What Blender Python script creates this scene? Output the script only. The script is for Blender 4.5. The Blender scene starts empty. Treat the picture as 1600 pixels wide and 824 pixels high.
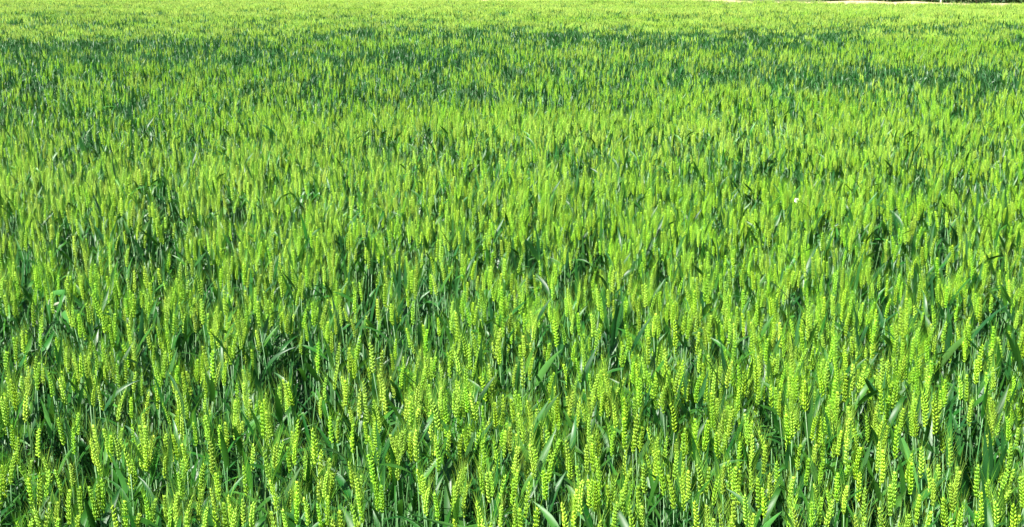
import bpy, math, random
import numpy as np
from mathutils import Vector, Matrix

R = math.radians
random.seed(11)
rng = np.random.default_rng(11)
scene = bpy.context.scene

# ------------------------------------------------------------------ camera, sky, sun, exposure
W_PX, H_PX, F_PX = 1600.0, 824.0, 2000.0
CAM_Z, TOP_Z = 2.10, 0.85
PITCH = math.atan(452.0 / F_PX)
cam_data = bpy.data.cameras.new('camera')
cam_data.sensor_fit = 'HORIZONTAL'
cam_data.sensor_width = 36.0
cam_data.lens = F_PX / W_PX * 36.0
cam_data.clip_start = 0.05
cam_data.clip_end = 3000.0
cam = bpy.data.objects.new('camera', cam_data)
cam.location = (0, 0, CAM_Z)
cam.rotation_euler = (math.pi / 2 - PITCH, 0, 0)
scene.collection.objects.link(cam)
scene.camera = cam

SUN_EL, SUN_AZ = R(52), R(224)          # azimuth clockwise from +Y (north): behind the camera, slightly left
world = bpy.data.worlds.new('World')
scene.world = world
world.use_nodes = True
wn = world.node_tree.nodes
bg = wn['Background']
sky = wn.new('ShaderNodeTexSky')
sky.sky_type = 'NISHITA'
sky.sun_disc = False
sky.sun_elevation = SUN_EL
sky.sun_rotation = SUN_AZ
sky.air_density = 1.0
sky.dust_density = 0.6
world.node_tree.links.new(sky.outputs[0], bg.inputs[0])
bg.inputs[1].default_value = 0.05

sd = bpy.data.lights.new('sun', 'SUN')
sd.energy = 4.8
sd.angle = R(0.53)
sd.color = (1.0, 0.955, 0.88)
sun = bpy.data.objects.new('sun', sd)
sdir = Vector((math.sin(SUN_AZ) * math.cos(SUN_EL), math.cos(SUN_AZ) * math.cos(SUN_EL), math.sin(SUN_EL)))
sun.rotation_euler = sdir.to_track_quat('Z', 'Y').to_euler()
sun.location = sdir * 50
scene.collection.objects.link(sun)

scene.view_settings.view_transform = 'Standard'
scene.view_settings.look = 'None'
scene.view_settings.exposure = 1.43
scene.view_settings.gamma = 1.0
scene.render.engine = 'CYCLES'
scene.cycles.max_bounces = 7
scene.cycles.diffuse_bounces = 3
scene.cycles.transmission_bounces = 4


def at(px, py, z=TOP_Z):
    """world point at height z seen at photo pixel (px, py)"""
    u, v = (px - W_PX / 2) / F_PX, (py - H_PX / 2) / F_PX
    d = Vector((u, math.cos(PITCH) - v * math.sin(PITCH), -math.sin(PITCH) - v * math.cos(PITCH)))
    t = (z - CAM_Z) / d.z
    return Vector((0, 0, CAM_Z)) + d * t


def at_depth(px, py, y):
    u, v = (px - W_PX / 2) / F_PX, (py - H_PX / 2) / F_PX
    d = Vector((u, math.cos(PITCH) - v * math.sin(PITCH), -math.sin(PITCH) - v * math.cos(PITCH)))
    return Vector((0, 0, CAM_Z)) + d * (y / d.y)


def project(P):
    """(n,3) array -> px, py, depth"""
    d = P - np.array([0, 0, CAM_Z])
    c, s = math.cos(PITCH), math.sin(PITCH)
    zc = d[:, 1] * c - d[:, 2] * s
    yc = d[:, 1] * s + d[:, 2] * c
    zs = np.where(zc > 0.05, zc, 0.05)
    return W_PX / 2 + F_PX * d[:, 0] / zs, H_PX / 2 - F_PX * yc / zs, zc


# ------------------------------------------------------------------ materials
def mat_new(name):
    m = bpy.data.materials.new(name)
    m.use_nodes = True
    nt = m.node_tree
    nt.nodes.clear()
    return m, nt, nt.nodes, nt.links


def plant_material(name, col_a, col_b, col_tint, rough, transl, spec=0.5, noise_scale=60.0, stretch=(1, 1, 1), trans_col=None, bump=0.0):
    """two real colours mixed by noise; per plant tint 0..1 leads towards col_tint"""
    m, nt, N, L = mat_new(name)
    out = N.new('ShaderNodeOutputMaterial')
    tc = N.new('ShaderNodeTexCoord')
    mp = N.new('ShaderNodeMapping'); mp.inputs['Scale'].default_value = stretch
    L.new(tc.outputs['Object'], mp.inputs[0])
    nz = N.new('ShaderNodeTexNoise'); nz.inputs['Scale'].default_value = noise_scale; nz.inputs['Detail'].default_value = 3
    L.new(mp.outputs[0], nz.inputs['Vector'])
    ramp = N.new('ShaderNodeMapRange')
    ramp.inputs[1].default_value = 0.3; ramp.inputs[2].default_value = 0.7
    L.new(nz.outputs[0], ramp.inputs[0])
    mix = N.new('ShaderNodeMix'); mix.data_type = 'RGBA'
    mix.inputs[6].default_value = (*col_a, 1); mix.inputs[7].default_value = (*col_b, 1)
    L.new(ramp.outputs[0], mix.inputs[0])
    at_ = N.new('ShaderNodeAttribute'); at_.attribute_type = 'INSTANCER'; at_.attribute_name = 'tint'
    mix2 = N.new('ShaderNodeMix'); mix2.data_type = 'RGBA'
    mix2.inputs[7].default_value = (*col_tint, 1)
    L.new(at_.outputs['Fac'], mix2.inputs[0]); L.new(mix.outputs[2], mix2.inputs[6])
    pb = N.new('ShaderNodeBsdfPrincipled')
    oi = N.new('ShaderNodeObjectInfo')
    hs = N.new('ShaderNodeHueSaturation')
    vr = N.new('ShaderNodeMapRange'); vr.inputs[3].default_value = 0.72; vr.inputs[4].default_value = 1.15
    hr_ = N.new('ShaderNodeMapRange'); hr_.inputs[3].default_value = 0.492; hr_.inputs[4].default_value = 0.520
    ml = N.new('ShaderNodeMath'); ml.operation = 'MULTIPLY'; ml.inputs[1].default_value = 7.31
    fr = N.new('ShaderNodeMath'); fr.operation = 'FRACT'
    L.new(oi.outputs['Random'], vr.inputs[0]); L.new(oi.outputs['Random'], ml.inputs[0]); L.new(ml.outputs[0], fr.inputs[0]); L.new(fr.outputs[0], hr_.inputs[0])
    L.new(vr.outputs[0], hs.inputs['Value']); L.new(hr_.outputs[0], hs.inputs['Hue'])
    L.new(mix2.outputs[2], hs.inputs['Color'])
    L.new(hs.outputs[0], pb.inputs['Base Color'])
    pb.inputs['Roughness'].default_value = rough
    pb.inputs['Specular IOR Level'].default_value = spec
    if bump:
        bp = N.new('ShaderNodeBump'); bp.inputs['Strength'].default_value = bump; bp.inputs['Distance'].default_value = 0.001
        L.new(nz.outputs[0], bp.inputs['Height']); L.new(bp.outputs[0], pb.inputs['Normal'])
    if transl > 0:
        tb = N.new('ShaderNodeBsdfTranslucent')
        if trans_col:
            tb.inputs[0].default_value = (*trans_col, 1)
        else:
            L.new(hs.outputs[0], tb.inputs[0])
        ms = N.new('ShaderNodeMixShader'); ms.inputs[0].default_value = transl
        L.new(pb.outputs[0], ms.inputs[1]); L.new(tb.outputs[0], ms.inputs[2])
        L.new(ms.outputs[0], out.inputs[0])
    else:
        L.new(pb.outputs[0], out.inputs[0])
    return m


M_EAR = plant_material('wheat_ear', (0.185, 0.46, 0.018), (0.48, 0.74, 0.030), (0.52, 0.72, 0.10), 0.40, 0.14, 0.55, 90)
M_AWN = plant_material('wheat_awn', (0.15, 0.38, 0.020), (0.25, 0.49, 0.030), (0.45, 0.62, 0.12), 0.5, 0.25, 0.3, 60)
M_STEM = plant_material('wheat_stem', (0.05, 0.15, 0.04), (0.13, 0.27, 0.08), (0.08, 0.20, 0.06), 0.38, 0.0, 0.5, 40)
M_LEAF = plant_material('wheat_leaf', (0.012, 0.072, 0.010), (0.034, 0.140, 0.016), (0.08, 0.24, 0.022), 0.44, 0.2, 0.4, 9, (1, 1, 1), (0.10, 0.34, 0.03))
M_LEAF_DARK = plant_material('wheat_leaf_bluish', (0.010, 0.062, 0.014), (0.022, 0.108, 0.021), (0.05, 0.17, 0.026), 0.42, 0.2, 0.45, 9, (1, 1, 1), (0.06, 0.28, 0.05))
M_LEAF_LIGHT = plant_material('wheat_leaf_light', (0.10, 0.32, 0.06), (0.17, 0.42, 0.10), (0.14, 0.36, 0.06), 0.36, 0.25, 0.6, 9)
M_PALE = plant_material('wheat_leaf_bleached', (0.50, 0.58, 0.36), (0.72, 0.72, 0.58), (0.55, 0.60, 0.40), 0.5, 0.2, 0.4, 20)
M_PETAL = plant_material('white_petal', (0.80, 0.80, 0.74), (0.88, 0.88, 0.84), (0.8, 0.8, 0.75), 0.6, 0.2, 0.3, 40)
M_DISC = plant_material('flower_disc', (0.62, 0.45, 0.05), (0.7, 0.5, 0.08), (0.7, 0.5, 0.08), 0.7, 0.0, 0.3, 60)
M_BUSH = plant_material('bush_leaf', (0.030, 0.085, 0.030), (0.065, 0.14, 0.040), (0.09, 0.16, 0.04), 0.5, 0.2, 0.4, 3)
M_BARK = plant_material('bark', (0.12, 0.09, 0.06), (0.20, 0.15, 0.10), (0.12, 0.09, 0.06), 0.9, 0.0, 0.2, 8)
M_DRY = plant_material('dry_straw', (0.55, 0.42, 0.20), (0.68, 0.54, 0.28), (0.5, 0.45, 0.2), 0.8, 0.15, 0.2, 30)
M_POST = plant_material('weathered_post', (0.62, 0.58, 0.48), (0.75, 0.71, 0.62), (0.6, 0.56, 0.5), 0.8, 0.0, 0.2, 12, (6, 6, 1))


def soil_material(name, a, b, c):
    m, nt, N, L = mat_new(name)
    out = N.new('ShaderNodeOutputMaterial'); pb = N.new('ShaderNodeBsdfPrincipled')
    pb.inputs['Roughness'].default_value = 0.95; pb.inputs['Specular IOR Level'].default_value = 0.15
    tc = N.new('ShaderNodeTexCoord')
    n1 = N.new('ShaderNodeTexNoise'); n1.inputs['Scale'].default_value = 7; n1.inputs['Detail'].default_value = 8
    n2 = N.new('ShaderNodeTexNoise'); n2.inputs['Scale'].default_value = 0.6; n2.inputs['Detail'].default_value = 5
    for n in (n1, n2): L.new(tc.outputs['Object'], n.inputs['Vector'])
    cr = N.new('ShaderNodeValToRGB')
    cr.color_ramp.elements[0].color = (*a, 1); cr.color_ramp.elements[0].position = 0.3
    cr.color_ramp.elements[1].color = (*b, 1); cr.color_ramp.elements[1].position = 0.7
    L.new(n1.outputs[0], cr.inputs[0])
    mx = N.new('ShaderNodeMix'); mx.data_type = 'RGBA'; mx.inputs[7].default_value = (*c, 1)
    mr = N.new('ShaderNodeMapRange'); mr.inputs[1].default_value = 0.5; mr.inputs[2].default_value = 0.75
    L.new(n2.outputs[0], mr.inputs[0]); L.new(mr.outputs[0], mx.inputs[0]); L.new(cr.outputs[0], mx.inputs[6])
    L.new(mx.outputs[2], pb.inputs['Base Color'])
    bp = N.new('ShaderNodeBump'); bp.inputs['Strength'].default_value = 0.8; bp.inputs['Distance'].default_value = 0.03
    L.new(n1.outputs[0], bp.inputs['Height']); L.new(bp.outputs[0], pb.inputs['Normal'])
    L.new(pb.outputs[0], out.inputs[0])
    return m


M_SOIL = soil_material('field_soil', (0.035, 0.028, 0.018), (0.085, 0.065, 0.042), (0.055, 0.05, 0.028))
M_BANK = soil_material('dry_bank', (0.42, 0.33, 0.19), (0.62, 0.50, 0.30), (0.50, 0.44, 0.22))
M_BEYOND = soil_material('far_ground', (0.06, 0.10, 0.03), (0.11, 0.15, 0.045), (0.20, 0.18, 0.08))


# ------------------------------------------------------------------ mesh building
class MB:
    """collects vertices, faces and material slots of ONE mesh"""
    def __init__(self):
        self.v, self.f, self.m = [], [], []

    def add(self, verts, faces, mat=0):
        b = len(self.v)
        self.v.extend([tuple(p) for p in verts])
        self.f.extend([tuple(i + b for i in fc) for fc in faces])
        self.m.extend([mat] * len(faces))

    def merge(self, other, mat, M=None):
        vs = other.v if M is None else [tuple(M @ Vector(p)) for p in other.v]
        self.add(vs, other.f, mat)

    def mesh(self, name, mats, smooth=True):
        me = bpy.data.meshes.new(name)
        me.from_pydata(self.v, [], self.f)
        for mt in mats: me.materials.append(mt)
        me.polygons.foreach_set('material_index', self.m)
        if smooth: me.polygons.foreach_set('use_smooth', [True] * len(self.f))
        me.update()
        return me


def frame_of(d, side=None):
    d = d.normalized()
    a = side if side is not None else (Vector((0, 0, 1)) if abs(d.z) < 0.9 else Vector((0, 1, 0)))
    x = d.cross(a)
    if x.length < 1e-5: x = d.cross(Vector((1, 0.3, 0)))
    x.normalize()
    return x, d.cross(x).normalized()


def tube(mb, pts, radii, n=4):
    rings = []
    for i, p in enumerate(pts):
        d = (pts[min(i + 1, len(pts) - 1)] - pts[max(i - 1, 0)])
        x, y = frame_of(d, Vector((1, 0, 0)))
        rings.append([p + (x * math.cos(2 * math.pi * k / n) + y * math.sin(2 * math.pi * k / n)) * radii[i] for k in range(n)])
    vs = [q for r in rings for q in r]
    fs = []
    for i in range(len(pts) - 1):
        for k in range(n):
            fs.append((i * n + k, i * n + (k + 1) % n, (i + 1) * n + (k + 1) % n, (i + 1) * n + k))
    fs.append(tuple(range((len(pts) - 1) * n, len(pts) * n)))
    mb.add(vs, fs)


def lemon(mb, p, d, side, length, w, t, n=5):
    """a pointed husk: base, two rings, tip"""
    d = d.normalized()
    x, y = frame_of(d, side)
    vs = [p]
    for h, s in ((0.28, 0.95), (0.62, 0.80)):
        for k in range(n):
            a = 2 * math.pi * k / n
            vs.append(p + d * (length * h) + x * (math.cos(a) * w * s) + y * (math.sin(a) * t * s))
    vs.append(p + d * length)
    fs = [(0, 1 + (k + 1) % n, 1 + k) for k in range(n)]
    fs += [(1 + k, 1 + (k + 1) % n, 1 + n + (k + 1) % n, 1 + n + k) for k in range(n)]
    fs += [(1 + n + k, 1 + n + (k + 1) % n, 1 + 2 * n) for k in range(n)]
    mb.add(vs, fs)


def blade(mb, pts, width, twist0=0.0, twist1=0.0, fold=0.25, side=None):
    """a leaf blade along pts with V fold and twist, tapering to the tip"""
    n = len(pts)
    vs = []
    for i, p in enumerate(pts):
        t = i / (n - 1)
        d = pts[min(i + 1, n - 1)] - pts[max(i - 1, 0)]
        up = Vector((0, 0, 1))
        x = d.cross(side if side is not None else up)
        if x.length < 1e-5: x = Vector((1, 0, 0))
        x.normalize(); y = x.cross(d).normalized()
        a = twist0 + (twist1 - twist0) * t
        xx = x * math.cos(a) + y * math.sin(a)
        yy = -x * math.sin(a) + y * math.cos(a)
        w = width * 0.5 * min(1.0, 0.55 + 2.2 * t) * (1 - max(0, (t - 0.35) / 0.65) ** 1.7)
        w = max(w, width * 0.02)
        vs += [p - xx * w + yy * (w * fold), p, p + xx * w + yy * (w * fold)]
    fs = []
    for i in range(n - 1):
        a = i * 3
        fs += [(a, a + 1, a + 4, a + 3), (a + 1, a + 2, a + 5, a + 4)]
    mb.add(vs, fs)


def leaf_path(base, az, length, rise, droop, n=8, bend=0.0, kink=None):
    """start direction rises at angle `rise`, curving down by `droop` radians over the length; kink = (t, angle) folds it"""
    pts = [base.copy()]
    p = base.copy(); el = rise; a = az
    for i in range(n - 1):
        st = length / (n - 1)
        p = p + Vector((math.cos(a) * math.cos(el), math.sin(a) * math.cos(el), math.sin(el))) * st
        pts.append(p.copy())
        t = (i + 1) / (n - 1)
        el -= droop * (0.4 + 1.2 * t) / (n - 1)
        a += bend / (n - 1)
        if kink and abs(t - kink[0]) < 0.5 / (n - 1): el -= kink[1]
    return pts


def make_ear(r, detail=True, length=0.085):
    """grains and awns of one ear, base at origin, growing up +Z; rows of spikelets along +-X"""
    ear, awn = MB(), MB()
    ns = r.randint(15, 17) if detail else 10
    bow = r.uniform(-0.18, 0.18); bow2 = r.uniform(-0.15, 0.15)
    L = length * r.uniform(0.78, 1.05); fat = r.uniform(0.56, 0.88); fan = r.uniform(0.25, 0.5)
    def axis(t): return Vector((bow * L * t * t, bow2 * L * t * t, L * t))
    if detail: tube(ear, [axis(0), axis(0.5), axis(1)], [0.0014, 0.0013, 0.0008], 3)
    for i in range(ns):
        t = (i + 0.2) / ns
        s = 1 if i % 2 else -1
        p = axis(t)
        size = 1.06 - 0.30 * t - 0.25 * max(0, t - 0.75) * 4 * 0.5
        if t < 0.1: size *= 0.75
        out = Vector((s, 0, 0))
        tw = r.uniform(-0.2, 0.2)
        if detail:
            for j in (-1, 0, 1):
                d = (Vector((0, 0, 1)) + out * (0.66 * fat + r.uniform(-0.12, 0.12) - 0.12 * abs(j) - 0.2 * t) + Vector((0, 1, 0)) * (fan * j + tw)).normalized()
                base = p + out * 0.0014 + Vector((0, 0.0016 * j, 0))
                ln = 0.0140 * size * r.uniform(0.8, 1.15)
                lemon(ear, base, d, Vector((0, 1, 0)), ln, 0.0031 * size * fat, 0.0027 * size * fat, 4)
                if j != 0 and r.random() < 0.95:
                    ad = (Vector((0, 0, 1)) + out * r.uniform(0.08, 0.34) + Vector((0, 1, 0)) * (j * r.uniform(0.05, 0.3) + r.uniform(-.08, .08))).normalized()
                    tip = base + d * ln
                    al = r.uniform(0.036, 0.060) * (0.75 + 0.35 * t)
                    a = r.uniform(0, math.pi)
                    x, y = frame_of(ad)
                    w = (x * math.cos(a) + y * math.sin(a)) * 0.00034
                    mid = tip + ad * al * 0.5 + out * al * 0.03
                    awn.add([tip - w * 1.2, tip + w * 1.2, mid + w * .8, mid - w * .8, mid + ad * al * 0.5 + out * al * 0.08], [(0, 1, 2, 3), (3, 2, 4)])
        else:
            d = (Vector((0, 0, 1)) + out * 0.6).normalized()
            lemon(ear, p, d, Vector((0, 1, 0)), 0.018 * size, 0.0060 * size, 0.0042 * size, 3)
            ad = (Vector((0, 0, 1)) + out * r.uniform(0.05, 0.35) + Vector((0, 1, 0)) * r.uniform(-.3, .3)).normalized()
            tip = p + d * 0.014
            x, y = frame_of(ad); a = r.uniform(0, math.pi); w = (x * math.cos(a) + y * math.sin(a)) * 0.0007
            awn.add([tip - w, tip + w, tip + ad * r.uniform(.04, .06)], [(0, 1, 2)])
    if detail:
        for j in (-1, 0, 1):
            lemon(ear, axis(0.97), Vector((0.1 * j, 0.3 * j, 1)), Vector((0, 1, 0)), 0.0115, 0.0021, 0.0019, 4)
            ad = Vector((0.12 * j + r.uniform(-.1, .1), 0.2 * j, 1)).normalized()
            tip = axis(0.97) + ad * 0.011
            awn.add([tip + Vector((-.0004, 0, 0)), tip + Vector((.0004, 0, 0)), tip + ad * 0.045], [(0, 1, 2)])
    return ear, awn


def make_plant_parts(r, kind='eared', detail=True):
    """pieces of one tiller in plant space, foot at the origin, ear tip near TOP_Z"""
    parts = []
    if kind == 'eared':
        H = TOP_Z - 0.094                             # ear base
        lean = Vector((r.uniform(-0.05, 0.05), r.uniform(-0.04, 0.04), 0))
        pts = [Vector((0, 0, -0.02)), Vector((lean.x * 0.1, lean.y * .1, H * 0.35)), Vector((lean.x * 0.4, lean.y * .4, H * 0.7)), Vector((lean.x, lean.y, H))]
        st = MB(); tube(st, pts, [0.0026, 0.0022, 0.0018, 0.0013], 5 if detail else 3)
        parts.append(('stem', st, 'stem', None))
        ear, awn = make_ear(r, detail)
        d = Vector((lean.x * 1.2 + r.uniform(-.07, .07), lean.y * 1.2 + r.uniform(-.07, .07), 1)).normalized()
        q = Vector((0, 0, 1)).rotation_difference(d).to_matrix().to_4x4()
        M = Matrix.Translation(pts[-1]) @ q @ Matrix.Rotation(r.uniform(0, math.pi), 4, 'Z')
        e2, a2 = MB(), MB(); e2.merge(ear, 0, M); a2.merge(awn, 0, M)
        parts.append(('ear', e2, 'ear', None)); parts.append(('awns', a2, 'awn', 'ear'))
        nl = 3 if detail else 2
        az0 = r.uniform(0, 2 * math.pi)
        for k in range(nl):
            up2 = k == 1 and r.random() < 0.4
            up = k == 0 and r.random() < 0.75
            hb = [H - (r.uniform(0.02, 0.09) if up else r.uniform(0.13, 0.22)), H - (r.uniform(0.06, 0.14) if up2 else r.uniform(0.28, 0.36)), H - r.uniform(0.42, 0.5)][k]
            t = hb / H
            base = Vector((lean.x * t * t, lean.y * t * t, hb))
            az = az0 + math.pi * k + r.uniform(-0.6, 0.6)
            kink = (r.uniform(0.45, 0.7), r.uniform(0.9, 1.7)) if r.random() < 0.3 else None
            path = leaf_path(base, az, [r.uniform(.10, .16), r.uniform(.15, .22), r.uniform(.15, .22)][k], R(r.uniform(38, 84)), R(r.uniform(0, 35) if up else r.uniform(15, 95)), 8 if detail else 5, r.uniform(-.5, .5), kink)
            lf = MB(); blade(lf, path, r.uniform(0.016, 0.023) if up else r.uniform(0.012, 0.018), r.uniform(-.3, .3), r.uniform(-1.3, 1.3), 0.3)
            parts.append(('leaf', lf, 'leaf', None))
    else:                                              # not yet in ear: broad bluish leaves up to the top
        H = TOP_Z - r.uniform(0.16, 0.26)
        pts = [Vector((0, 0, -0.02)), Vector((0, 0, H * 0.5)), Vector((r.uniform(-.03, .03), r.uniform(-.03, .03), H))]
        st = MB(); tube(st, pts, [0.003, 0.0026, 0.0018], 4 if detail else 3)
        parts.append(('stem', st, 'stem', None))
        az0 = r.uniform(0, 2 * math.pi)
        for k in range(5 if detail else 4):
            hb = H - 0.085 * k - r.uniform(0, 0.04)
            path = leaf_path(Vector((pts[-1].x * hb / H, pts[-1].y * hb / H, hb)), az0 + math.pi * k + r.uniform(-.7, .7), r.uniform(.14, .24), R(r.uniform(60, 86)), R(r.uniform(5, 75)), 8 if detail else 5, r.uniform(-.5, .5))
            lf = MB(); blade(lf, path, r.uniform(0.014, 0.021), r.uniform(-.3, .3), r.uniform(-1.4, 1.4), 0.3)
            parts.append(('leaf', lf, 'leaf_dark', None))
    return parts


SLOT = {'stem': M_STEM, 'ear': M_EAR, 'awn': M_AWN, 'leaf': M_LEAF, 'leaf_dark': M_LEAF_DARK}
KEYS = list(SLOT)


def joined(parts_list, mats=None):
    mb = MB()
    for parts, M in parts_list:
        for nm, pm, key, par in parts:
            mb.merge(pm, KEYS.index(key), M)
    return mb


pr = random.Random(5)
EARED = [make_plant_parts(pr) for _ in range(14)]
LEAFY = [make_plant_parts(pr, 'leafy') for _ in range(6)]


def put(name, me, parent=None, loc=None):
    o = bpy.data.objects.new(name, me)
    scene.collection.objects.link(o)
    if parent is not None: o.parent = parent
    if loc is not None: o.location = loc
    return o


def tag(o, label=None, cat=None, group=None, kind=None):
    if label: o['label'] = label
    if cat: o['category'] = cat
    if group: o['group'] = group
    if kind: o['kind'] = kind
    return o


# ------------------------------------------------------------------ ground, bank, land beyond
EDGE_A, EDGE_B = at(1000, -0.5), at(1600, 4.5)         # far edge of the wheat
ED = (EDGE_B - EDGE_A); ED.z = 0; ED.normalize()
EN = Vector((-ED.y, ED.x, 0))                          # away from the camera
if EN.y < 0: EN = -EN


def edge_dist(X, Y):
    """signed distance past the far edge"""
    return (X - EDGE_A.x) * EN.x + (Y - EDGE_A.y) * EN.y


def vnoise(X, Y, scale, seed):
    """smooth value noise 0..1"""
    r = np.random.default_rng(seed)
    T = r.random((256, 256))
    x, y = X / scale + 1000.3, Y / scale + 1000.7
    xi, yi = np.floor(x).astype(int), np.floor(y).astype(int)
    fx, fy = x - xi, y - yi
    fx, fy = fx * fx * (3 - 2 * fx), fy * fy * (3 - 2 * fy)
    g = lambda a, b: T[a % 256, b % 256]
    return (g(xi, yi) * (1 - fx) + g(xi + 1, yi) * fx) * (1 - fy) + (g(xi, yi + 1) * (1 - fx) + g(xi + 1, yi + 1) * fx) * fy


gb = MB()
n = 60
rings = [0, 4, 10, 25, 60, 130, 300, 700, 1600]
gv = [Vector((0, 30, 0))]
gf = []
for i, rr in enumerate(rings[1:]):
    for k in range(n):
        a = 2 * math.pi * k / n
        gv.append(Vector((math.cos(a) * rr, 30 + math.sin(a) * rr, 0)))
for k in range(n):
    gf.append((0, 1 + k, 1 + (k + 1) % n))
for i in range(len(rings) - 2):
    for k in range(n):
        a, b = 1 + i * n, 1 + (i + 1) * n
        gf.append((a + k, b + k, b + (k + 1) % n, a + (k + 1) % n))
gb.add(gv, gf)
ground = put('ground', gb.mesh('ground', [M_SOIL]))
tag(ground, kind='structure')

# raised dry bank along the far edge
bk = MB()
prof = [(0.5, 0.02), (1.1, 0.42), (1.9, 0.70), (2.8, 0.775), (3.6, 0.70), (5.0, 0.36), (6.5, 0.02)]
ss = np.linspace(-90, 70, 161)
vs = []
for s in ss:
    for (o_, h) in prof:
        p = EDGE_A + ED * float(s) + EN * o_
        hh = h * (1 + 0.05 * math.sin(s * 0.7) + 0.03 * math.sin(s * 1.9 + 1) + random.uniform(-.03, .03))
        vs.append((p.x, p.y, hh if h > 0.1 else -0.05))
np_ = len(prof)
fs = [(i * np_ + j, (i + 1) * np_ + j, (i + 1) * np_ + j + 1, i * np_ + j + 1) for i in range(len(ss) - 1) for j in range(np_ - 1)]
bk.add(vs, fs)
tag(put('earth_bank', bk.mesh('earth_bank', [M_BANK])), kind='structure')
# meadow beyond the bank
mb_ = MB()
a0, a1 = EDGE_A - ED * 400, EDGE_A + ED * 400
mb_.add([a0 + EN * 6.2, a1 + EN * 6.2, a1 + EN * 600, a0 + EN * 600], [(0, 1, 2, 3)])
me_o = put('meadow', mb_.mesh('meadow', [M_BEYOND])); 
for v in me_o.data.vertices: v.co.z = 0.006
tag(me_o, kind='structure')

# ------------------------------------------------------------------ where what grows
# leafy, not yet eared patches: (px, py, half width px, half height px, strength) turned into places on the field
PATCH = [
    (60, 74, 380, 17, 1.15), (350, 80, 360, 16, 1.05), (580, 92, 300, 15, 0.9), (800, 98, 240, 12, 0.75),
    (740, 48, 300, 8, 1.1), (1060, 58, 420, 10, 1.05), (1050, 80, 330, 7, 0.75), (1320, 52, 260, 6, 0.5),
    (1100, 105, 380, 8, 1.0), (1480, 114, 400, 15, 1.2), (850, 122, 300, 12, 0.6), (1300, 128, 420, 12, 0.65),
    (880, 145, 560, 20, 0.55), (200, 122, 500, 22, 0.55), (1450, 160, 300, 14, 0.4), (300, 165, 420, 14, 0.35),
    (120, 26, 300, 3, 0.8), (470, 31, 220, 4, 0.7), (1400, 38, 230, 4, 0.5), (330, 48, 260, 4, 0.4), (900, 24, 300, 2.5, 0.4), (1250, 20, 300, 2.5, 0.4),
]
PW = []
for (px, py, hw, hh, s) in PATCH:
    c = at(px, py); n_ = at(px, py + hh); f_ = at(px, py - hh)
    PW.append((c.x, c.y, hw / F_PX * c.y, (f_.y - n_.y) * 0.5 * 1.5, s))


def leafiness(X, Y):
    wx = X + 3.0 * (vnoise(X, Y, 3.0, 3) - 0.5)
    wy = Y + 0.10 * Y * (vnoise(X * 0.5, Y, 1.6, 4) - 0.5) * np.minimum(1, Y / 12)
    v = np.zeros_like(X)
    for cx, cy, rx, ry, s in PW:
        q = ((wx - cx) / rx) ** 2 + ((wy - cy) / ry) ** 2
        v = np.maximum(v, 0.98 * s * np.clip(1.35 - 0.8 * q, 0, 1))
    base = 0.24 + 0.18 * np.clip((vnoise(X, Y, 0.2, 8) - 0.5) * 3, 0, 1) + 0.26 * np.clip((vnoise(X * 0.25, Y, 1.5, 81) - 0.42) * 3, 0, 1) * np.clip((Y - 7) / 4, 0.0, 1)
    base = base * np.clip((60 - Y) / 30, 0.45, 1)
    streak = np.clip((vnoise(X * 0.16, Y, 0.8, 82) - 0.45) * 3, 0, 1)
    base = base + 0.30 * streak * np.clip((Y - 10) / 6, 0, 1)
    # ears break up the leafy bands
    v = v * (0.84 + 0.16 * np.clip((vnoise(X * 0.3, Y, 1.1, 83) - 0.3) * 3, 0, 1))
    v = np.minimum(v, 0.9)
    return np.maximum(v, base)


# sparse strip (an old wheel track) crossing the field
TRK = [at(-200, 205, 0.7), at(430, 243, 0.7), at(860, 272, 0.7), at(1250, 300, 0.7), at(1500, 318, 0.7), at(1800, 330, 0.7)]


def track_dist(X, Y):
    d = np.full_like(X, 99.0)
    for a, b in zip(TRK[:-1], TRK[1:]):
        ab = np.array([b.x - a.x, b.y - a.y]); l2 = (ab ** 2).sum()
        t = np.clip(((X - a.x) * ab[0] + (Y - a.y) * ab[1]) / l2, 0, 1)
        d = np.minimum(d, np.hypot(X - a.x - t * ab[0], Y - a.y - t * ab[1]))
    return d


def field_points(y0, y1, dens, seed, margin=1.25):
    """jittered points of a trapezoid of the field, in drill rows"""
    r = np.random.default_rng(seed)
    X0 = -(0.40 * y1 * margin + 1.2); X1 = -X0
    nn = int((X1 - X0) * (y1 - y0) * dens)
    X = r.uniform(X0, X1, nn); Y = r.uniform(y0, y1, nn)
    # drill rows 0.17 m apart running across the view
    ROW = 0.17; SL = -0.10
    yr = Y - SL * X
    k = np.round(yr / ROW) * ROW
    Y = Y + (k - yr) * 0.45
    keep = (np.abs(X) < 0.40 * Y * margin + 1.2)
    f = np.clip((Y - 3.2) / 1.5, 0, 1)
    gap = np.clip((vnoise(X, Y * 0.7, 0.085, seed=21) - 0.34 - 0.10 * f) * 9, 0.10, 1) * np.clip((vnoise(X, Y, 0.22, seed=24) - 0.10 - 0.04 * f) * 5, 0.4, 1) * np.clip((vnoise(X, Y, 1.3, 22) - 0.1) * 4, 0.5, 1)
    td = track_dist(X, Y)
    trk = 1 - 0.96 * np.exp(-(td / 0.48) ** 4) * np.clip((vnoise(X, Y, 0.7, 23) - 0.22 + 0.07 * X / 2.5) * 5, 0, 1)
    keep &= r.random(nn) < gap * trk
    keep &= edge_dist(X, Y) < 2.2 * (vnoise(X, Y, 2.5, 9) - 0.45)
    return X[keep], Y[keep]


def field_height(X, Y):
    h = 0.07 * (vnoise(X, Y, 1.7, 31) - 0.5) + 0.05 * (vnoise(X, Y, 0.45, 32) - 0.5) + 0.16 * (vnoise(X, Y, 7.0, 33) - 0.5) * np.clip((Y - 8) / 8, 0, 1)
    return h


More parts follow.
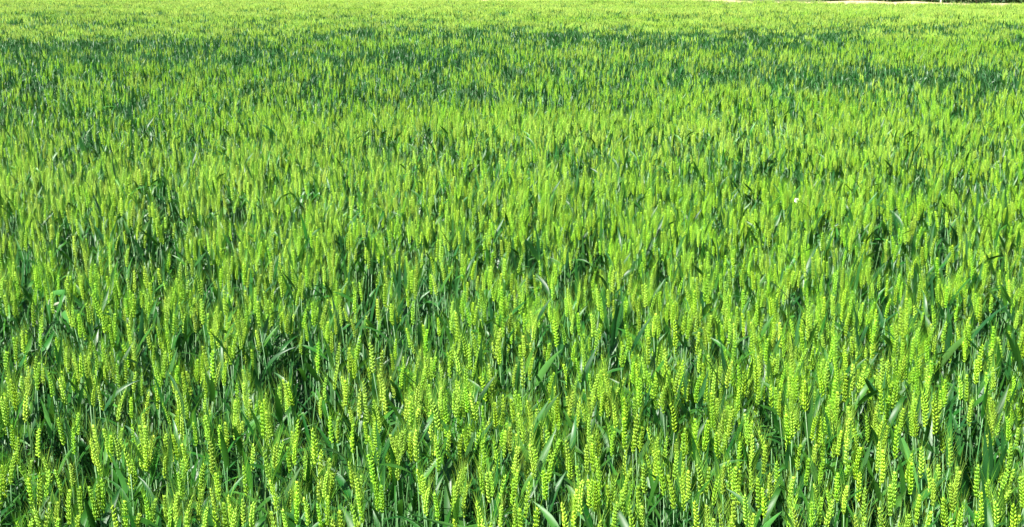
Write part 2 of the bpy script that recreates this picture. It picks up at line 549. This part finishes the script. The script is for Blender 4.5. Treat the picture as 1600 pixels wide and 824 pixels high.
def field_tint(X, Y):
    return np.clip(0.10 + 1.1 * (vnoise(X, Y, 2.4, 41) - 0.4) + np.clip((Y - 18) / 30, 0, 1) * 1.1, 0, 1.6)  # patchy tone of the crop; far plants paler, distance haze put into their colour


# --- ears of the front rows: where each tip stands in the photograph
TIPS = """3,728 30,730 49,720 69,716 77,735 86,735 62,739 109,766 125,761 139,761 152,758 159,749 44,748 54,795 76,795 90,785
90,811 50,811 27,816 122,806 176,791 194,783 660,743 652,734 669,764 679,771 721,734 728,731 709,760 730,759 749,730 756,722
766,738 761,739 790,743 809,735 802,749 827,754 849,736 805,788 812,795 784,790 839,794 745,784 709,812 754,812 767,818
205,724 256,775 301,776 316,765 329,764 318,725 349,786 369,794 378,781 396,785 334,799 357,774 360,789 279,738 277,770
217,803 226,774 323,794 337,740 380,729 286,718 275,808 292,799 243,780 266,793 422,751 464,770 464,753 511,738 519,735
501,735 556,744 564,744 586,754 596,759 475,778 454,765 442,796 424,800 549,790 531,798 513,775 558,774 496,788 519,811
561,816 421,729 545,722 901,729 910,751 919,750 925,750 930,753 937,755 949,759 960,749 1006,725 1044,743 964,785 983,790
1003,791 897,799 987,758 997,760 972,768 901,765 878,786 939,814 986,733 1028,722 1090,726 1124,744 1086,784 1104,790
1146,784 1191,763 1184,748 1203,740 1214,722 1240,746 1239,794 1164,774 1178,803 1063,748 1125,794 1149,730 1109,731
1139,720 1246,774 1131,728 1076,736 1155,736 1172,725 1115,811 1143,816 1309,740 1302,782 1272,758 1269,785 1284,778
1293,766 1324,760 1352,809 1374,794 1391,758 1405,816 1352,763 1437,774 1344,739 1398,738 1326,728 1336,806 1420,804
1450,733 1467,727 1458,749 1496,730 1485,756 1455,800 1474,778 1486,811 1529,727 1545,750 1549,773 1556,784 1526,800
1575,735 1584,734 1584,788 1577,767 1599,745 1593,806 1534,770 1504,791 1500,737 451,606 440,627 423,638 410,674 477,639
483,635 432,612 541,633 528,656 563,638 556,618 583,620 575,629 618,638 628,674 610,680 617,702 463,689 432,692 442,689
449,699 456,675 510,623 517,629 466,657 487,711 476,714 576,711 495,644 505,644 597,639 412,645 515,717 502,704 610,623
1052,606 1083,618 980,645 966,648 1042,683 1028,684 1029,705 1012,668 1004,668 996,666 1140,630 1152,626 1158,626 1173,632
1128,654 1119,629 1135,677 1133,657 1068,623 1094,614 1068,678 1088,666 1175,680 1186,674 978,704 1119,677 1001,644
1058,707 104,641 114,669 91,654 28,684 61,671 6,646 150,624 178,639 162,671 190,624 284,649 319,656 259,679 285,694
217,696 227,696 142,686 302,661 381,634 328,691 240,681 352,661 654,629 720,649 734,664 766,654 754,689 772,691 640,679
836,639 807,679 811,699 832,664 846,664 920,654 885,689 926,681 950,664 867,704 680,681 675,704 702,674 790,674
1212,630 1264,640 1280,641 1344,628 1335,671 1304,666 1315,674 1379,659 1387,666 1464,661 1457,644 1495,638 1484,686
1522,644 1251,696 1374,691 1325,686 1542,681 1580,694 1228,659 1440,699 1510,644"""
TIPS = [tuple(float(q) for q in t.split(',')) for t in TIPS.split()]
TIPS.sort(key=lambda t: -t[1])
TIPS = TIPS[:262]

# broad leaves that catch the eye: (tip px, py) (base px, py) width px, sideways bow px, material, label of the plant that carries it
LEAVES = [
    ((172, 699), (200, 786), 10, 3, 'leaf', 'wheat plant with one broad upright light green leaf leaning left among the ears'),
    ((163, 743), (180, 778), 9, -3, 'leaf', None),
    ((66, 618), (76, 672), 8, 2, 'leaf', None),
    ((122, 690), (99, 728), 4, -4, 'leaf', None),
    ((632, 795), (722, 822), 6, -5, 'leaf', 'wheat plant with a long leaf blade lying flat above the bottom edge'),
    ((681, 639), (703, 672), 6, -4, 'leaf', None),
    ((1396, 658), (1412, 704), 6, -2, 'leaf', None),
    ((1434, 772), (1414, 700), 7, 4, 'leaf', 'wheat plant with a bluish leaf drooping to a fine point'),
    ((1428, 677), (1456, 700), 8, -3, 'leaf', None),
    ((1570, 690), (1552, 742), 9, 3, 'leaf_dark', 'wheat plant with a blue green blade standing in a dark gap'),
    ((1228, 690), (1230, 718), 9, 2, 'leaf_dark', None),
    ((1262, 700), (1277, 750), 8, -2, 'leaf', None),
    ((1219, 794), (1194, 828), 8, -2, 'leaf', 'wheat plant with two light green leaves parting like a fork'),
    ((1221, 790), (1240, 828), 6, 2, 'leaf', None),
    ((1531, 507), (1476, 568), 9, -9, 'leaf', 'wheat plant with a broad silvery leaf arching up to the upper right'),
    ((290, 466), (265, 512), 8, -2, 'leaf', 'wheat plant with a pale shiny leaf leaning right amid dark green blades'),
    ((878, 543), (845, 592), 9, -5, 'leaf', None),
    ((712, 474), (719, 535), 7, 1, 'leaf_dark', None),
    ((632, 462), (610, 506), 9, 3, 'leaf_dark', None),
    ((1285, 514), (1276, 556), 7, -2, 'leaf', None),
    ((1036, 628), (1054, 690), 7, 5, 'leaf_dark', None),
    ((536, 683), (552, 730), 9, 2, 'leaf_dark', None),
    ((554, 732), (582, 772), 4, 6, 'leaf', None),
    ((818, 370), (842, 408), 7, 2, 'leaf_dark', None),
    ((250, 270), (268, 300), 6, 2, 'leaf_dark', None),
    ((120, 205), (132, 245), 7, 1, 'leaf_dark', None),
    ((915, 350), (940, 402), 6, 3, 'leaf_dark', None),
    ((180, 376), (168, 410), 6, 2, 'leaf', None),
    ((588, 376), (582, 420), 7, 1, 'leaf_dark', None),
    ((398, 500), (420, 545), 9, 3, 'leaf_dark', None),
    ((605, 560), (614, 612), 6, 2, 'leaf_dark', None),
    ((768, 548), (780, 590), 9, 2, 'leaf_dark', None),
    ((205, 366), (222, 402), 7, 2, 'leaf_dark', None),
    ((66, 560), (80, 606), 8, 2, 'leaf', None),
    ((846, 480), (868, 524), 7, 3, 'leaf_dark', None),
    ((1218, 432), (1210, 470), 8, 2, 'leaf_dark', None),
    ((1020, 460), (1012, 502), 7, 2, 'leaf', None),
    ((498, 494), (514, 530), 6, 2, 'leaf_dark', None),
    ((1372, 312), (1392, 350), 5, 2, 'leaf', None),
]

# --- near zone, plants one by one
X, Y = field_points(1.0, 12.0, 600, 101)
nn = len(X)
leafy = rng.random(nn) < leafiness(X, Y)
sc = (TOP_Z + field_height(X, Y) + rng.normal(0, 0.044, nn)) / TOP_Z
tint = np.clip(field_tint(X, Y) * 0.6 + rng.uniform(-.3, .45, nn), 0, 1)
rot = rng.uniform(0, 2 * math.pi, nn)
tx = rng.normal(0.0, 0.035, nn); ty = rng.normal(0, 0.035, nn)
var = np.where(leafy, 14 + rng.integers(0, 6, nn), rng.integers(0, 14, nn))
P = np.stack([X, Y, sc * TOP_Z], 1)
px, py, dz = project(P)
keep = np.ones(nn, bool)
ru = rng.random(nn)
inframe = (px > -12) & (px < W_PX + 12)
keep &= ~(inframe & (py > 712))                        # the front rows are placed one by one below
keep &= ~(inframe & (py > 640) & (py <= 712) & (ru < 0.5))
for (a, b, w, bow, mt, lb) in LEAVES:
    lo, hi = min(a[0], b[0]) - 7, max(a[0], b[0]) + 7
    dy = at(a[0], a[1], 0.84).y
    keep &= ~((px > lo) & (px < hi) & (Y < dy) & (py > a[1]) & (py < max(a[1], b[1]) + 14) & (ru < 0.97))
keep &= ~((px > 62) & (px < 134) & (py > 450) & (py < 522) & (ru < 0.85))
X, Y, leafy, sc, tint, rot, tx, ty, var = [q[keep] for q in (X, Y, leafy, sc, tint, rot, tx, ty, var)]
nn = len(X)

EAR_MESH, TIP_OF, FOOT_OF = [], [], []
for i, parts in enumerate(EARED):
    EAR_MESH.append([(nm, pm.mesh('wheat_' + nm, [SLOT[key]]), par) for nm, pm, key, par in parts])
    ev = [p for nm, pm, key, par in parts if nm == 'ear' for p in pm.v]
    TIP_OF.append(Vector(max(ev, key=lambda p: p[2])))
    FOOT_OF.append(Vector(min(ev, key=lambda p: p[2])))
COMMON = 'upright green wheat plant with a bristly yellow-green ear in the dense front rows'
GROUP = 'wheat plants in the front rows of the field'
NOTABLE = {
    (730, 759): 'wheat plant with the fattest yellow ear, right one of the bright cluster near the bottom',
    (709, 760): 'wheat plant with a plump ear, left one of the bright cluster near the bottom',
    (721, 734): 'wheat plant whose ear rises from the top left of the bright cluster',
    (728, 731): 'wheat plant whose ear rises from the top right of the bright cluster',
    (1044, 743): 'wheat plant with a thick pale yellow ear standing alone beside a dark gap',
    (1302, 782): 'wheat plant with a sharp bright yellow ear below a bleached ear',
    (1191, 763): 'wheat plant with a long bright ear above the forked light green leaves',
    (1304, 666): 'wheat plant with a heavy ear tilting to the right',
    (1496, 730): 'wheat plant with a long ear tipping right over its neighbour',
    (30, 730): 'wheat plant with an ear bowing over a dark gap at the lower left',
    (69, 716): 'wheat plant with the brightest yellow ear tip at the lower left',
    (256, 775): 'wheat plant with a broad golden tipped ear over a dark hollow',
    (301, 776): 'wheat plant with a slim golden tipped ear, its grains widely spaced',
    (329, 764): 'wheat plant with an orange yellow ear tip beside a dark gap',
    (1090, 726): 'wheat plant with a wide double looking ear beside a dark slot',
    (911, 751): 'wheat plant with a slender ear left of the dense fan of ears',
    (1006, 725): 'wheat plant with a straight isolated ear next to a bare pale stem',
    (1584, 788): 'wheat plant with a full ear close to the lower right corner',
    (1352, 809): 'wheat plant showing only its yellow ear tip under a dark fallen blade',
    (541, 633): 'wheat plant with a clear chevron patterned ear beside a dark upright gap',
    (477, 639): 'wheat plant with an orange yellow tip, taller of a close pair',
    (104, 641): 'wheat plant with a narrow bright yellow ear behind the front rows at left',
}


def rot_matrix(a, b, c):
    from mathutils import Euler
    return Euler((a, b, c), 'XYZ').to_matrix()


def wheat_plant(variant, loc, rz, s, tx_, ty_, tint_, label, group, with_ear=True):
    root = bpy.data.objects.new('wheat_plant', None)
    root.empty_display_size = 0.05
    scene.collection.objects.link(root)
    root.location = loc; root.rotation_euler = (tx_, ty_, rz); root.scale = (s, s, s)
    tag(root, label, 'wheat plant', group)
    ear = None
    for nm, me, par in EAR_MESH[variant]:
        if not with_ear and nm in ('ear', 'awns'): continue
        o = put(nm, me, ear if par == 'ear' else root)
        o['tint'] = float(tint_)
        if nm == 'ear': ear = o
    return root


LONG_MID = sorted((TIP_OF[v] - FOOT_OF[v]).length for v in range(14))[7]
WIDE_OF = []
for parts in EARED:
    ev = np.array([p for nm, pm, key, par in parts if nm == 'ear' for p in pm.v])
    mid = ev.mean(0); ax = (np.array(TIP_OF[len(WIDE_OF)]) - np.array(FOOT_OF[len(WIDE_OF)])); ax /= np.linalg.norm(ax)
    dd = ev - mid; dd = dd - np.outer(dd @ ax, ax)
    WIDE_OF.append(float(np.percentile(np.linalg.norm(dd, axis=1), 90)))
WIDE_MID = sorted(WIDE_OF)[7]
hr = random.Random(77)
ROOTS = []
USED = set()


def place_words(x, y):
    n_ = int(round(x / 80.0))
    w = ['no', 'one', 'two', 'three', 'four', 'five', 'six', 'seven', 'eight', 'nine', 'ten']
    if n_ <= 0: c = 'at the left edge'
    elif n_ >= 20: c = 'at the right edge'
    elif n_ == 1: c = 'just in from the left edge'
    elif n_ == 10: c = 'halfway across'
    else: c = w[n_ // 2] + (' and a half' if n_ % 2 else '') + ' tenths across'
    k_ = int((824 - y) // 24)
    band = ['at the bottom edge', 'second row up', 'third row up', 'fourth row up', 'fifth row up', 'sixth row up', 'seventh row up', 'eighth row up']
    return c + ', ' + (band[k_] if k_ < 8 else 'in the near field' if y > 500 else 'in the middle distance')


def lean_words(d):
    return 'leaning left' if d < -0.13 else 'leaning right' if d > 0.13 else 'upright'


LEAN = {(1304, 666): 0.16, (1496, 730): 0.14, (30, 730): -0.12, (610, 623): 0.1, (1467, 727): 0.1}
for (hx, hy) in TIPS:
    v = hr.randrange(14); rz = hr.uniform(0, 6.28)
    a, b = hr.gauss(0, 0.02), hr.gauss(0, 0.02)
    if (hx, hy) in LEAN: b += LEAN[(hx, hy)]
    zt = TOP_Z + float(field_height(np.array([hx / 200]), np.array([hy / 200]))[0]) * 0.3 + hr.uniform(-0.02, 0.02)
    goal = at(hx, hy - 2, zt)
    off = rot_matrix(a, b, rz) @ TIP_OF[v]
    s_ = zt / off.z
    key = (int(hx), int(hy))
    lb = NOTABLE.get(key)
    if lb is None:
        eb = rot_matrix(a, b, rz) @ FOOT_OF[v]
        lean = lean_words((off.x - eb.x) / (off.z - eb.z))
        rel = (off - eb) * s_
        lb = ('slim ' if WIDE_OF[v] < WIDE_MID else 'plump ') + ('long ' if rel.length > LONG_MID else 'short ') + 'wheat ear ' + lean + ', ' + place_words(hx, hy)
        USED.add(lb)
    loc = (goal.x - off.x * s_, goal.y - off.y * s_, 0)
    ROOTS.append(((hx, hy), goal, wheat_plant(v, loc, rz, s_, a, b, hr.uniform(0, 0.5), lb or COMMON, GROUP)))

# the eye-catching leaves, each on its own plant
for i, (a, b, w, bow, mt, lb) in enumerate(LEAVES):
    dep = at(a[0], min(a[1], b[1]), 0.835).y
    tip, base = at_depth(a[0], a[1], dep), at_depth(b[0], b[1], dep + 0.01)
    ext = (base - tip); ext = ext.normalized() * 0.05
    side = Vector((1, 0, 0.0)) if abs(tip.x - base.x) < abs(tip.z - base.z) else Vector((0, 0, 1))
    bw = bow / F_PX * dep
    pts = []
    for k in range(10):
        t = k / 9
        p = (base + ext * 0.6).lerp(tip, t) + side * (bw * 4 * t * (1 - t)) + Vector((0, -0.02 * t * t, 0))
        pts.append(p)
    lf = MB(); blade(lf, pts, w / F_PX * dep * 1.2, 0.15, 0.35 + hr.uniform(-.3, .3), 0.2, side=Vector((0, 1, 0)))
    # carrier: the nearest front plant, else a plant of its own
    best = min(ROOTS, key=lambda q: (q[1] - base).length)
    if lb is None and (best[1] - base).length < 0.2:
        root = best[2]
    elif lb is None:
        root = None
    else:
        v = hr.randrange(14)
        root = wheat_plant(v, (base.x + ext.x * 2, base.y + 0.03, 0), hr.uniform(0, 6.28), 0.93, 0, 0, 0.2, lb, GROUP, True)
    if root is None:
        o = put('wheat_leaf_spray', lf.mesh('wheat_leaf_spray', [M_LEAF_LIGHT if mt == 'leaf' else SLOT[mt]]))
        # an ear-less tiller under the leaf so that it grows from the ground
        foot = Vector((base.x + ext.x * 2.2, base.y + 0.02, 0))
        rt = bpy.data.objects.new('wheat_plant', None); scene.collection.objects.link(rt)
        rt.location = foot
        st = MB(); tube(st, [Vector((0, 0, 0)), Vector((0, 0, base.z * 0.6)), (pts[0] - foot)], [0.003, 0.0026, 0.002], 5)
        put('stem', st.mesh('stem', [M_STEM]), rt)
        o.name = 'leaf'; o.data.transform(Matrix.Translation(-foot)); o.parent = rt
        tag(rt, 'earless plant with broad ' + ('dark' if mt == 'leaf_dark' else 'green') + ' leaf, ' + place_words(*a), 'wheat plant', 'earless wheat plants with a broad leaf')
        root = rt
    else:
        me = lf.mesh('leaf', [M_LEAF_LIGHT if mt == 'leaf' else SLOT[mt]])
        R3 = Matrix.Translation(root.location) @ root.rotation_euler.to_matrix().to_4x4() @ Matrix.Diagonal((*root.scale, 1))
        me.transform(R3.inverted())
        o = put('leaf', me, root)
    o['tint'] = 0.25

# bent, bleached plant with folded leaves on the left
bl = []
def ppt(x, y, dz_=0.0): return at_depth(x, y, BD + dz_)
BD = at(82, 462, 0.83).y
root = bpy.data.objects.new('broken_wheat_plant', None); scene.collection.objects.link(root)
foot = ppt(92, 500); foot = Vector((foot.x, foot.y, 0)); root.location = foot
tag(root, 'broken wheat plant with a bent whitish stalk and crumpled pale leaves', 'wheat plant')
def child(nm, path, w, mt, tw=0.0, tube_=False, depth_off=None):
    pts = []
    for i in range(len(path) - 1):
        for k in range(3):
            t = k / 3
            pts.append(Vector(path[i]).lerp(Vector(path[i + 1]), t))
    pts.append(Vector(path[-1]))
    pts = [p - foot for p in pts]
    m = MB()
    if tube_: tube(m, pts, [w] * len(pts), 5)
    else: blade(m, pts, w, tw, tw + 0.3, 0.15, side=Vector((0, 1, 0)))
    o = put(nm, m.mesh(nm, [mt]), root); o['tint'] = 0.2
    return o
child('stem', [foot, ppt(96, 500), ppt(88, 487)], 0.0035, M_STEM, tube_=True)
child('stalk', [ppt(88, 487), ppt(75, 483, -.01), ppt(77, 470, -.02), ppt(84, 462, -.02)], 0.0028, M_PALE, tube_=True)
child('leaf', [ppt(77, 474, -.02), ppt(85, 458, -.03), ppt(101, 456, -.03), ppt(108, 466, -.02), ppt(126, 476)], 0.020, M_LEAF_LIGHT)
child('leaf', [ppt(80, 478, -.02), ppt(97, 471, -.04)], 0.009, M_PALE)
child('leaf', [ppt(98, 488, -.03), ppt(112, 503, -.05), ppt(122, 512, -.03)], 0.036, M_LEAF_LIGHT)
child('leaf', [ppt(113, 492, 0), ppt(128, 480, 0.02), ppt(108, 456, 0.02)], 0.030, M_LEAF_DARK)

# small white flower among the ears
FD = at(1245, 312, 0.84).y
fl = ppt(0, 0)
c = at_depth(1245, 314, FD)
root = bpy.data.objects.new('white_flower', None); scene.collection.objects.link(root)
root.location = (c.x, c.y, 0)
tag(root, 'small round white flower head standing out among the green ears', 'flower')
m = MB(); tube(m, [Vector((0, 0, 0)), Vector((0.005, 0, c.z * .5)), Vector((0, 0, c.z))], [.002, .0018, .0015], 5)
put('stem', m.mesh('stem', [M_STEM]), root)
q = Vector((0, -0.75, 0.66)).to_track_quat('Z', 'Y').to_matrix().to_4x4()
m = MB()
for ring_, (nq, ln, tilt) in enumerate(((18, 0.018, 0.15), (16, 0.016, 0.6), (11, 0.012, 1.1))):
    for k in range(nq):
        a = 2 * math.pi * (k + ring_ * .5) / nq
        d = Vector((math.cos(a) * math.cos(tilt), math.sin(a) * math.cos(tilt), math.sin(tilt)))
        sd_ = Vector((-math.sin(a), math.cos(a), 0)) * 0.0042
        m.add([q @ (d * 0.003) + Vector((0, 0, c.z)), q @ (d * ln * .6 - sd_) + Vector((0, 0, c.z)), q @ (d * ln) + Vector((0, 0, c.z)), q @ (d * ln * .6 + sd_) + Vector((0, 0, c.z))], [(0, 1, 2, 3)])
o = put('petals', m.mesh('petals', [M_PETAL]), root); o['tint'] = 0.0
m = MB(); lemon(m, Vector((0, 0, c.z - 0.012)), Vector((0, -.3, 1)), Vector((0, 1, 0)), 0.014, .004, .004, 6)
o = put('calyx', m.mesh('calyx', [M_STEM]), root); o['tint'] = 0.2


# --- stuff: everything behind, one object instancing whole plants
def hidden_collection(name, meshes):
    c = bpy.data.collections.new(name)
    for i, me in enumerate(meshes):
        o = bpy.data.objects.new('%s_%02d' % (name, i), me)
        c.objects.link(o)
    return c


def scatter(name, label, X, Y, Z, rot, tx, ty, sc, idx, tint, coll):
    me = bpy.data.meshes.new(name)
    nn = len(X)
    me.vertices.add(nn)
    me.vertices.foreach_set('co', np.stack([X, Y, Z], 1).astype(np.float32).ravel())
    def attr(nm, typ, data, key='value'):
        a = me.attributes.new(nm, typ, 'POINT'); a.data.foreach_set(key, np.ascontiguousarray(data).ravel())
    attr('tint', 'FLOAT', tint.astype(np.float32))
    attr('pick', 'INT', idx.astype(np.int32))
    attr('size', 'FLOAT', sc.astype(np.float32))
    attr('turn', 'FLOAT_VECTOR', np.stack([tx, ty, rot], 1).astype(np.float32), 'vector')
    o = put(name, me)
    ng = bpy.data.node_groups.new(name, 'GeometryNodeTree')
    ng.interface.new_socket('Geometry', in_out='INPUT', socket_type='NodeSocketGeometry')
    ng.interface.new_socket('Geometry', in_out='OUTPUT', socket_type='NodeSocketGeometry')
    N, L = ng.nodes, ng.links
    gi, go = N.new('NodeGroupInput'), N.new('NodeGroupOutput')
    iop = N.new('GeometryNodeInstanceOnPoints')
    ci = N.new('GeometryNodeCollectionInfo'); ci.inputs['Collection'].default_value = coll
    ci.inputs['Separate Children'].default_value = True; ci.inputs['Reset Children'].default_value = True
    def named(nm, typ):
        a = N.new('GeometryNodeInputNamedAttribute'); a.data_type = typ; a.inputs['Name'].default_value = nm
        return a.outputs['Attribute']
    L.new(gi.outputs[0], iop.inputs['Points'])
    L.new(ci.outputs[0], iop.inputs['Instance'])
    iop.inputs['Pick Instance'].default_value = True
    L.new(named('pick', 'INT'), iop.inputs['Instance Index'])
    e2r = N.new('FunctionNodeEulerToRotation')
    L.new(named('turn', 'FLOAT_VECTOR'), e2r.inputs[0])
    L.new(e2r.outputs[0], iop.inputs['Rotation'])
    L.new(named('size', 'FLOAT'), iop.inputs['Scale'])
    L.new(iop.outputs[0], go.inputs[0])
    md = o.modifiers.new('growth', 'NODES'); md.node_group = ng
    tag(o, label, 'wheat', kind='stuff')
    return o


mats = [SLOT[k] for k in KEYS]
near_coll = hidden_collection('wheat_tiller', [joined([(p, None)]).mesh('wheat_tiller', mats) for p in EARED + LEAFY])
NEAR = [X, Y, np.zeros(nn), rot, tx, ty, sc, var, tint]

# --- middle zone: tufts of 4 plants
pr2 = random.Random(9)


def tuft(count, rad, kind, detail, zvar=0.035):
    lst = []
    for _ in range(count):
        parts = make_plant_parts(pr2, kind, detail) if not detail else pr2.choice(EARED if kind == 'eared' else LEAFY)
        s = 1 + pr2.gauss(0, zvar)
        M = Matrix.Translation((pr2.uniform(-rad, rad), pr2.uniform(-rad, rad), 0)) @ Matrix.Rotation(pr2.uniform(0, 6.28), 4, 'Z') @ Matrix.Rotation(pr2.gauss(0, .04), 4, 'X') @ Matrix.Scale(s, 4)
        lst.append((parts, M))
    return joined(lst)


def zone(y0, y1, dens, seed, nE, nL):
    X, Y = field_points(y0, y1, dens, seed, 1.12)
    m = len(X)
    r = np.random.default_rng(seed + 1)
    lf = r.random(m) < leafiness(X, Y)
    s = (TOP_Z + field_height(X, Y) + r.normal(0, 0.025, m)) / TOP_Z
    s = np.where(lf, s * 0.975, s)
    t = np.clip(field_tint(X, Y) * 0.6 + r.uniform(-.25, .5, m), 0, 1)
    v = np.where(lf, nE + r.integers(0, nL, m), r.integers(0, nE, m))
    return X, Y, np.zeros(m), r.uniform(0, 6.28, m), r.normal(0, .03, m), r.normal(0, .03, m), s, v, t


mid_meshes = [tuft(4, 0.07, 'eared', True).mesh('wheat_tuft', mats) for _ in range(8)] + [tuft(4, 0.07, 'leafy', True).mesh('wheat_tuft', mats) for _ in range(5)]
far_meshes = [tuft(12, 0.13, 'eared', False, 0.03).mesh('wheat_tuft', mats) for _ in range(8)] + [tuft(12, 0.13, 'leafy', False, 0.03).mesh('wheat_tuft', mats) for _ in range(5)]
mid_coll = hidden_collection('wheat_tuft_middle', mid_meshes)
far_coll = hidden_collection('wheat_tuft_far', far_meshes)
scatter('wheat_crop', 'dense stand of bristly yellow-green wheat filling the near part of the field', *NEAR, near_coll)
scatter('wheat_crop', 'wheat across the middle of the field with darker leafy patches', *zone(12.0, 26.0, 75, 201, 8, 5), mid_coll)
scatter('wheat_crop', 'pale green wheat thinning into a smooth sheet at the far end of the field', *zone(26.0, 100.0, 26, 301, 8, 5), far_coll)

# --- leafy undergrowth of young tillers between the stems
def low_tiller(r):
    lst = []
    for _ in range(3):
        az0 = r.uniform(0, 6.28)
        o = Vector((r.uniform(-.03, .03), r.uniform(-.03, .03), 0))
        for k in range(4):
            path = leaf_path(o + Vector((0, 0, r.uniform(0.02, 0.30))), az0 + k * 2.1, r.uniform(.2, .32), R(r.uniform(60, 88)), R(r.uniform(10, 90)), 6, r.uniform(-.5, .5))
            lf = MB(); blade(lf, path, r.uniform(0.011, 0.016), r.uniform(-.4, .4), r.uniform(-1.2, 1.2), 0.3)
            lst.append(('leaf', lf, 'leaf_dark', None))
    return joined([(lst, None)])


pr3 = random.Random(31)
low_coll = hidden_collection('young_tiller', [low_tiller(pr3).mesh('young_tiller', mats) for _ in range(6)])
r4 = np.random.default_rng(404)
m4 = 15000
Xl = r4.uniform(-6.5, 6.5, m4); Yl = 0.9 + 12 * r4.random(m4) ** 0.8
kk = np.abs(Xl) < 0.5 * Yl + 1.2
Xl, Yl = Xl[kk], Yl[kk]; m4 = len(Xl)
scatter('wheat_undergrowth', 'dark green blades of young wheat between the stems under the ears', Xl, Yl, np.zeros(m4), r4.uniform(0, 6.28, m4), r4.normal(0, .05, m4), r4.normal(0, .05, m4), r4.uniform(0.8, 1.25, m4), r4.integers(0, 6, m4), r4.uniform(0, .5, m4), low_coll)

# --- bushes and posts behind the dry bank
def bush_meshes(r, H):
    fo, st = MB(), MB()
    for k in range(5):
        a = r.uniform(0, 6.28); rad = r.uniform(.3, .8)
        tube(st, [Vector((0, 0, 0)), Vector((math.cos(a) * rad * .4, math.sin(a) * rad * .4, H * .4)), Vector((math.cos(a) * rad, math.sin(a) * rad, H * .8))], [.07, .045, .015], 5)
    cl = [(Vector((r.uniform(-1, 1) * .9, r.uniform(-1, 1) * .8, H * r.uniform(.15, .85))), r.uniform(.35, .7)) for _ in range(16)]
    for _ in range(2600):
        c_, rad = r.choice(cl)
        d = Vector((r.gauss(0, 1), r.gauss(0, 1), r.gauss(0, 1))).normalized()
        p = c_ + d * rad * r.uniform(.6, 1.05)
        if p.z < 0.05: continue
        x = Vector((r.gauss(0, 1), r.gauss(0, 1), r.gauss(0, 1))).normalized(); y = x.cross(d)
        if y.length < .01: continue
        y.normalize(); sz = r.uniform(.05, .1)
        fo.add([p - x * sz, p + y * sz * .5, p + x * sz, p - y * sz * .5], [(0, 1, 2, 3)])
    return st.mesh('bush_stems', [M_BARK]), fo.mesh('bush_foliage', [M_BUSH])


BU = [bush_meshes(random.Random(50 + k), 2.6) for k in range(4)]
br = random.Random(3)
BL = ['dark green bush behind the pale bank, cut by the top edge']
for k in range(24):
    sx = 8.5 + k * 1.15 + br.uniform(-.3, .3)
    p = EDGE_A + ED * sx + EN * (8.2 + br.uniform(-.4, .8))
    rt = bpy.data.objects.new('bush', None); scene.collection.objects.link(rt)
    rt.location = (p.x, p.y, 0); rt.rotation_euler = (0, 0, br.uniform(0, 6.28)); sv = br.uniform(.85, 1.25); rt.scale = (sv, sv, sv)
    tag(rt, BL[0], 'bush', 'bushes behind the bank at the upper right')
    a, b = BU[k % 4]
    put('stems', a, rt); o = put('foliage', b, rt); o['tint'] = br.uniform(0, .6)
for (pxp, lbl) in ((1470, 'whitish wooden post behind the pale bank at the top right'),):
    q0 = at(pxp, 3, 1.0)
    tt = (EDGE_A - Vector((0, 0, CAM_Z)));
    # where the ray's ground line meets the line of the bank
    d2 = Vector((q0.x, q0.y, 0)).normalized()
    t_ = (EDGE_A.x * EN.x + EDGE_A.y * EN.y + 4.2) / (d2.x * EN.x + d2.y * EN.y)
    p = d2 * t_
    rt = bpy.data.objects.new('fence_post', None); scene.collection.objects.link(rt)
    rt.location = (p.x, p.y, 0.7)
    tag(rt, lbl, 'post')
    m = MB(); tube(m, [Vector((0, 0, 0)), Vector((0.01, 0, 0.9)), Vector((0.03, 0, 1.75))], [.04, .038, .035], 8)
    put('post_shaft', m.mesh('post_shaft', [M_POST]), rt)
    m = MB(); tube(m, [Vector((0.03, 0, 1.75)), Vector((0.03, 0, 1.79))], [.045, .03], 8)
    put('post_cap', m.mesh('post_cap', [M_POST]), rt)
